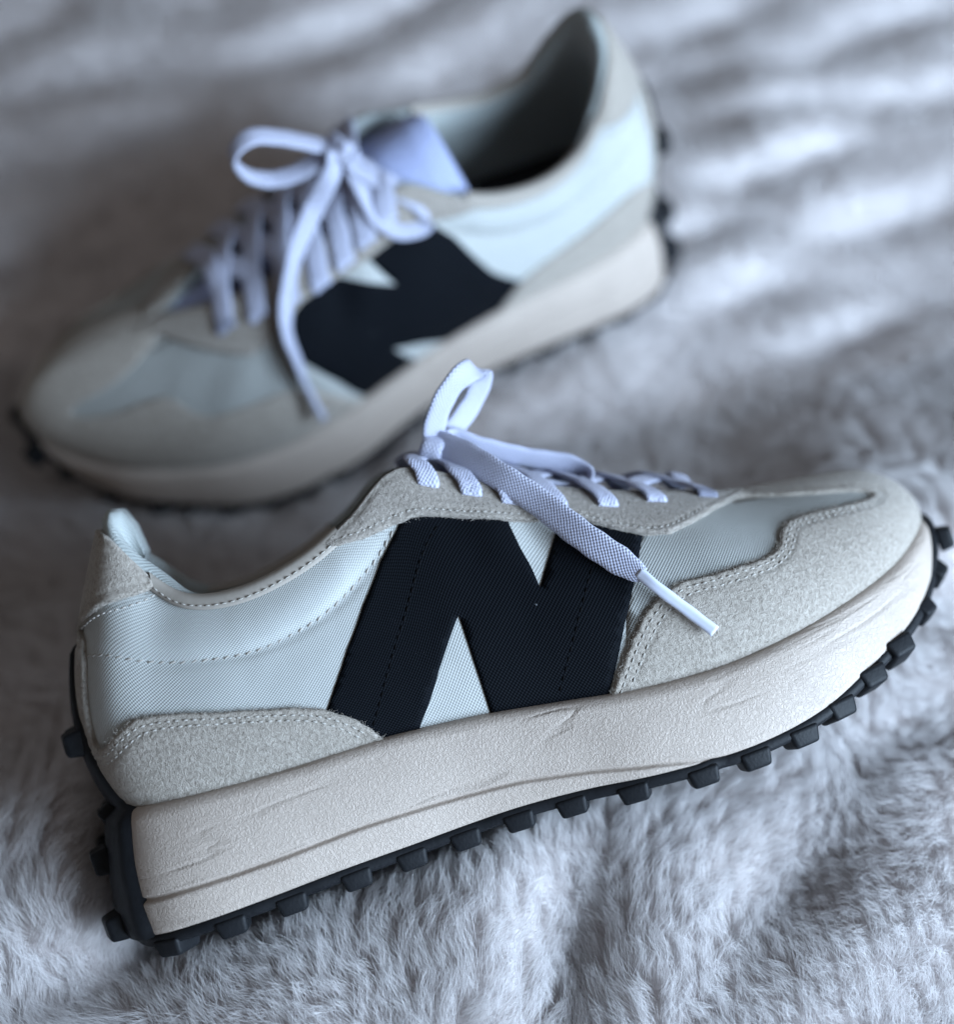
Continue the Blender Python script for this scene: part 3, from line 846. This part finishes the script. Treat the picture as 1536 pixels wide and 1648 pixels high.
        for k, uy in ((.12, .95), (.62, .62), (1.02, .55), (1.42, .42)):
            p, n = heel_pt(uy, k)
            put(LUGH, (np.array(p) + n * .0018) * np.array([1, sd, 1]), n * np.array([1, sd, 1]), (0, 1, .0))
        for k, du in ((.10, .9),):
            p, n = heel_pt(17 - du, k)
            put(LUGS, (np.array(p) + n * .0015) * np.array([1, sd, 1]), n * np.array([1, sd, 1]), (0, 1, 0))
    # --- laces
    EY = EYELETS if front else [8.44, 8.98, 9.50, 10.02, 10.55, 11.08, 11.65]
    lace = bpy.data.objects.new('lace', None); COL.objects.link(lace); lace.parent = root; lace.empty_display_size = .01
    def eye_path(i, sd):
        u, h = EY[i], EYE_H[i] - (0 if front else .05)
        T = cr(TR, u) * .001 * np.array([1, sd, 1])
        return [surf(u, h - .055, .0004, sd), surf(u, h - .045, .0028, sd), surf(u, h + .02, .0036, sd), T + np.array([0, 0, .0042]) - np.array([0, sd * .002, 0])]
    for i in range(len(EYELETS)):
        for sd in ((LAT, MED) if i < len(EYELETS) - 1 else (LAT,)):
            j = i + 1 if i < len(EYELETS) - 1 else i
            a = eye_path(j, sd); b_ = eye_path(i, -sd)[::-1]
            mid = (a[-1] + b_[0]) / 2 + np.array([0, 0, .0020 + (.0014 if sd == LAT else 0)])
            C = a + [mid] + b_
            xd = np.array([.86, 0, -.5])
            ribbon('lace_strand', C, xd, .0068 if front else .0084, .0016, M['lace'], lace, samples=7)
        if i < 7:
            pass
    mm = .001
    if front:
        loops = [('bow_loop', [(143.5,-6,121.5),(145.5,-11,129.5),(151,-15,137),(158,-16,142),(164.5,-12,143),(166,-6,139.5),(161.5,-2,133.5),(153.5,-2,127.5),(146,-4,122)], (.66, .45, -.5)),
                 ('bow_loop', [(144.3,-6,122.9),(150.7,-4,124.5),(158,-4,119),(172.3,-4,110.0),(184.3,-6,103.6),(190.0,-8,98.1),(186.4,-10,94.2),(177.7,-12,96.1),(164.3,-12,103.9),(154.8,-10,111.7),(146.6,-8,120.8)], [(.3,-.6,.6)]*5+[(.2,-.8,.3)]*2+[(.2,-.6,.7)]*4)]
        free = ([(141.5,-3,121.9),(143.5,-8,124.5),(150.3,-16,118.7),(158.3,-25,108.1),(166.6,-31.0,96.5),(175.8,-40.5,80.9),(184.8,-46.6,68.2),(187.6,-48.0,64.8)],
                [(.3,.3,.5),(.4,-.2,.6),(.72,-.25,.55),(.76,-.4,.5),(.80,-.35,.45),(.80,-.3,.5),(.8,-.3,.5),(.8,-.3,.5)])
        agl = [(186.6,-47.7,66.2),(190.0,-50.6,60.0),(196.5,-53.2,50.0),(201.5,-55.4,42.0)]
        knot_c = (143.5, -6.0, 122.5)
        extra = []
    else:
        loops = [('bow_loop', [(144.5,4,134),(150.3,2,134.7),(165.4,0,144.1),(176.8,0,149.2),(185.2,2,145.4),(182.3,4,136.4),(173.6,4,129.6),(162.4,4,128.1),(152.7,3,130.2),(143.8,4,131.8)], (.1, .80, -.05)),
                 ('bow_loop', [(143.3,6,131.7),(139.1,12,125.6),(130,20,119.2),(122.3,27,111.6),(121.9,30,105.7),(132.2,30,106),(139.6,25,111.9),(141.6,18,119.7),(141.8,8,127.4)], (.35, .75, -.42))]
        free = ([(144.6,5,134.9),(147.6,8,134.5),(151.3,10,127.5),(164,18,119.2),(174.9,24,107.9),(182.8,28.2,92.1),(187.8,36.4,82.3),(187.9,43.7,71.8),(188,48.4,63.7)],
                [(.8,.25,-.32)]*5+[(.75,.35,0),(.6,.5,.4),(.5,.5,.6),(.5,.5,.6)])
        agl = [(188,47.9,64.7),(187.6,51,60.0),(186.6,54.6,52.5),(185.4,56.6,46)]
        knot_c = (144.0, 3.5, 132.0)
        extra = [[(143,5,132),(139,9,127),(132,14,121),(126,18,116.5)]]
    for nm, C, wd in loops:
        ribbon(nm, np.array(C) * mm, np.array(wd), .0084, .0017, M['lace'], lace)
    for C in extra: ribbon('lace_strand', np.array(C) * mm, np.array((.4, .4, .6)), .0062, .0016, M['lace'], lace)
    ribbon('lace_end', np.array(free[0]) * mm, np.array(free[1]), .0094 if front else .0080, .0015, M['lace'], lace, taper=([0, .90, .97, 1], [1, 1, .78, .5]))
    ribbon('aglet', np.array(agl) * mm, np.array(free[1][-1]), .0038, .0021, M['aglet'] if front else M['lace'], lace)
    # knot: a wrapped band round the crossing
    kc = np.array(knot_c) * mm; ths = np.linspace(0, 2 * math.pi * .96, 9)
    ax = np.array([.75, -.25 * mir, -.55]); ax /= np.linalg.norm(ax)
    e1 = np.array([0, 1.0, 0]); e1 = e1 - ax * (e1 @ ax); e1 /= np.linalg.norm(e1); e2 = np.cross(ax, e1)
    ribbon('knot', [kc + e1 * math.cos(t) * .0062 + e2 * math.sin(t) * .0042 for t in ths], ax, .0078, .0026, M['lace'], lace)
    ribbon('knot_core', [kc + ax * s for s in (-.004, -.0013, .0013, .004)], e1, .0105, .0062, M['lace'], lace)
    return root

sf = build_sneaker(True); sf.matrix_world = mat4(A_F, O_F)
sf['label'] = 'cream and white sneaker with black N, lying tilted in the foreground, toe pointing right'
sf['category'] = 'sneaker'; sf['group'] = 'pair of sneakers'
sb = build_sneaker(False); sb.matrix_world = mat4(A_B, O_B)
sb['label'] = 'cream and white sneaker standing behind, toe pointing left, its dark open collar showing'
sb['category'] = 'sneaker'; sb['group'] = 'pair of sneakers'
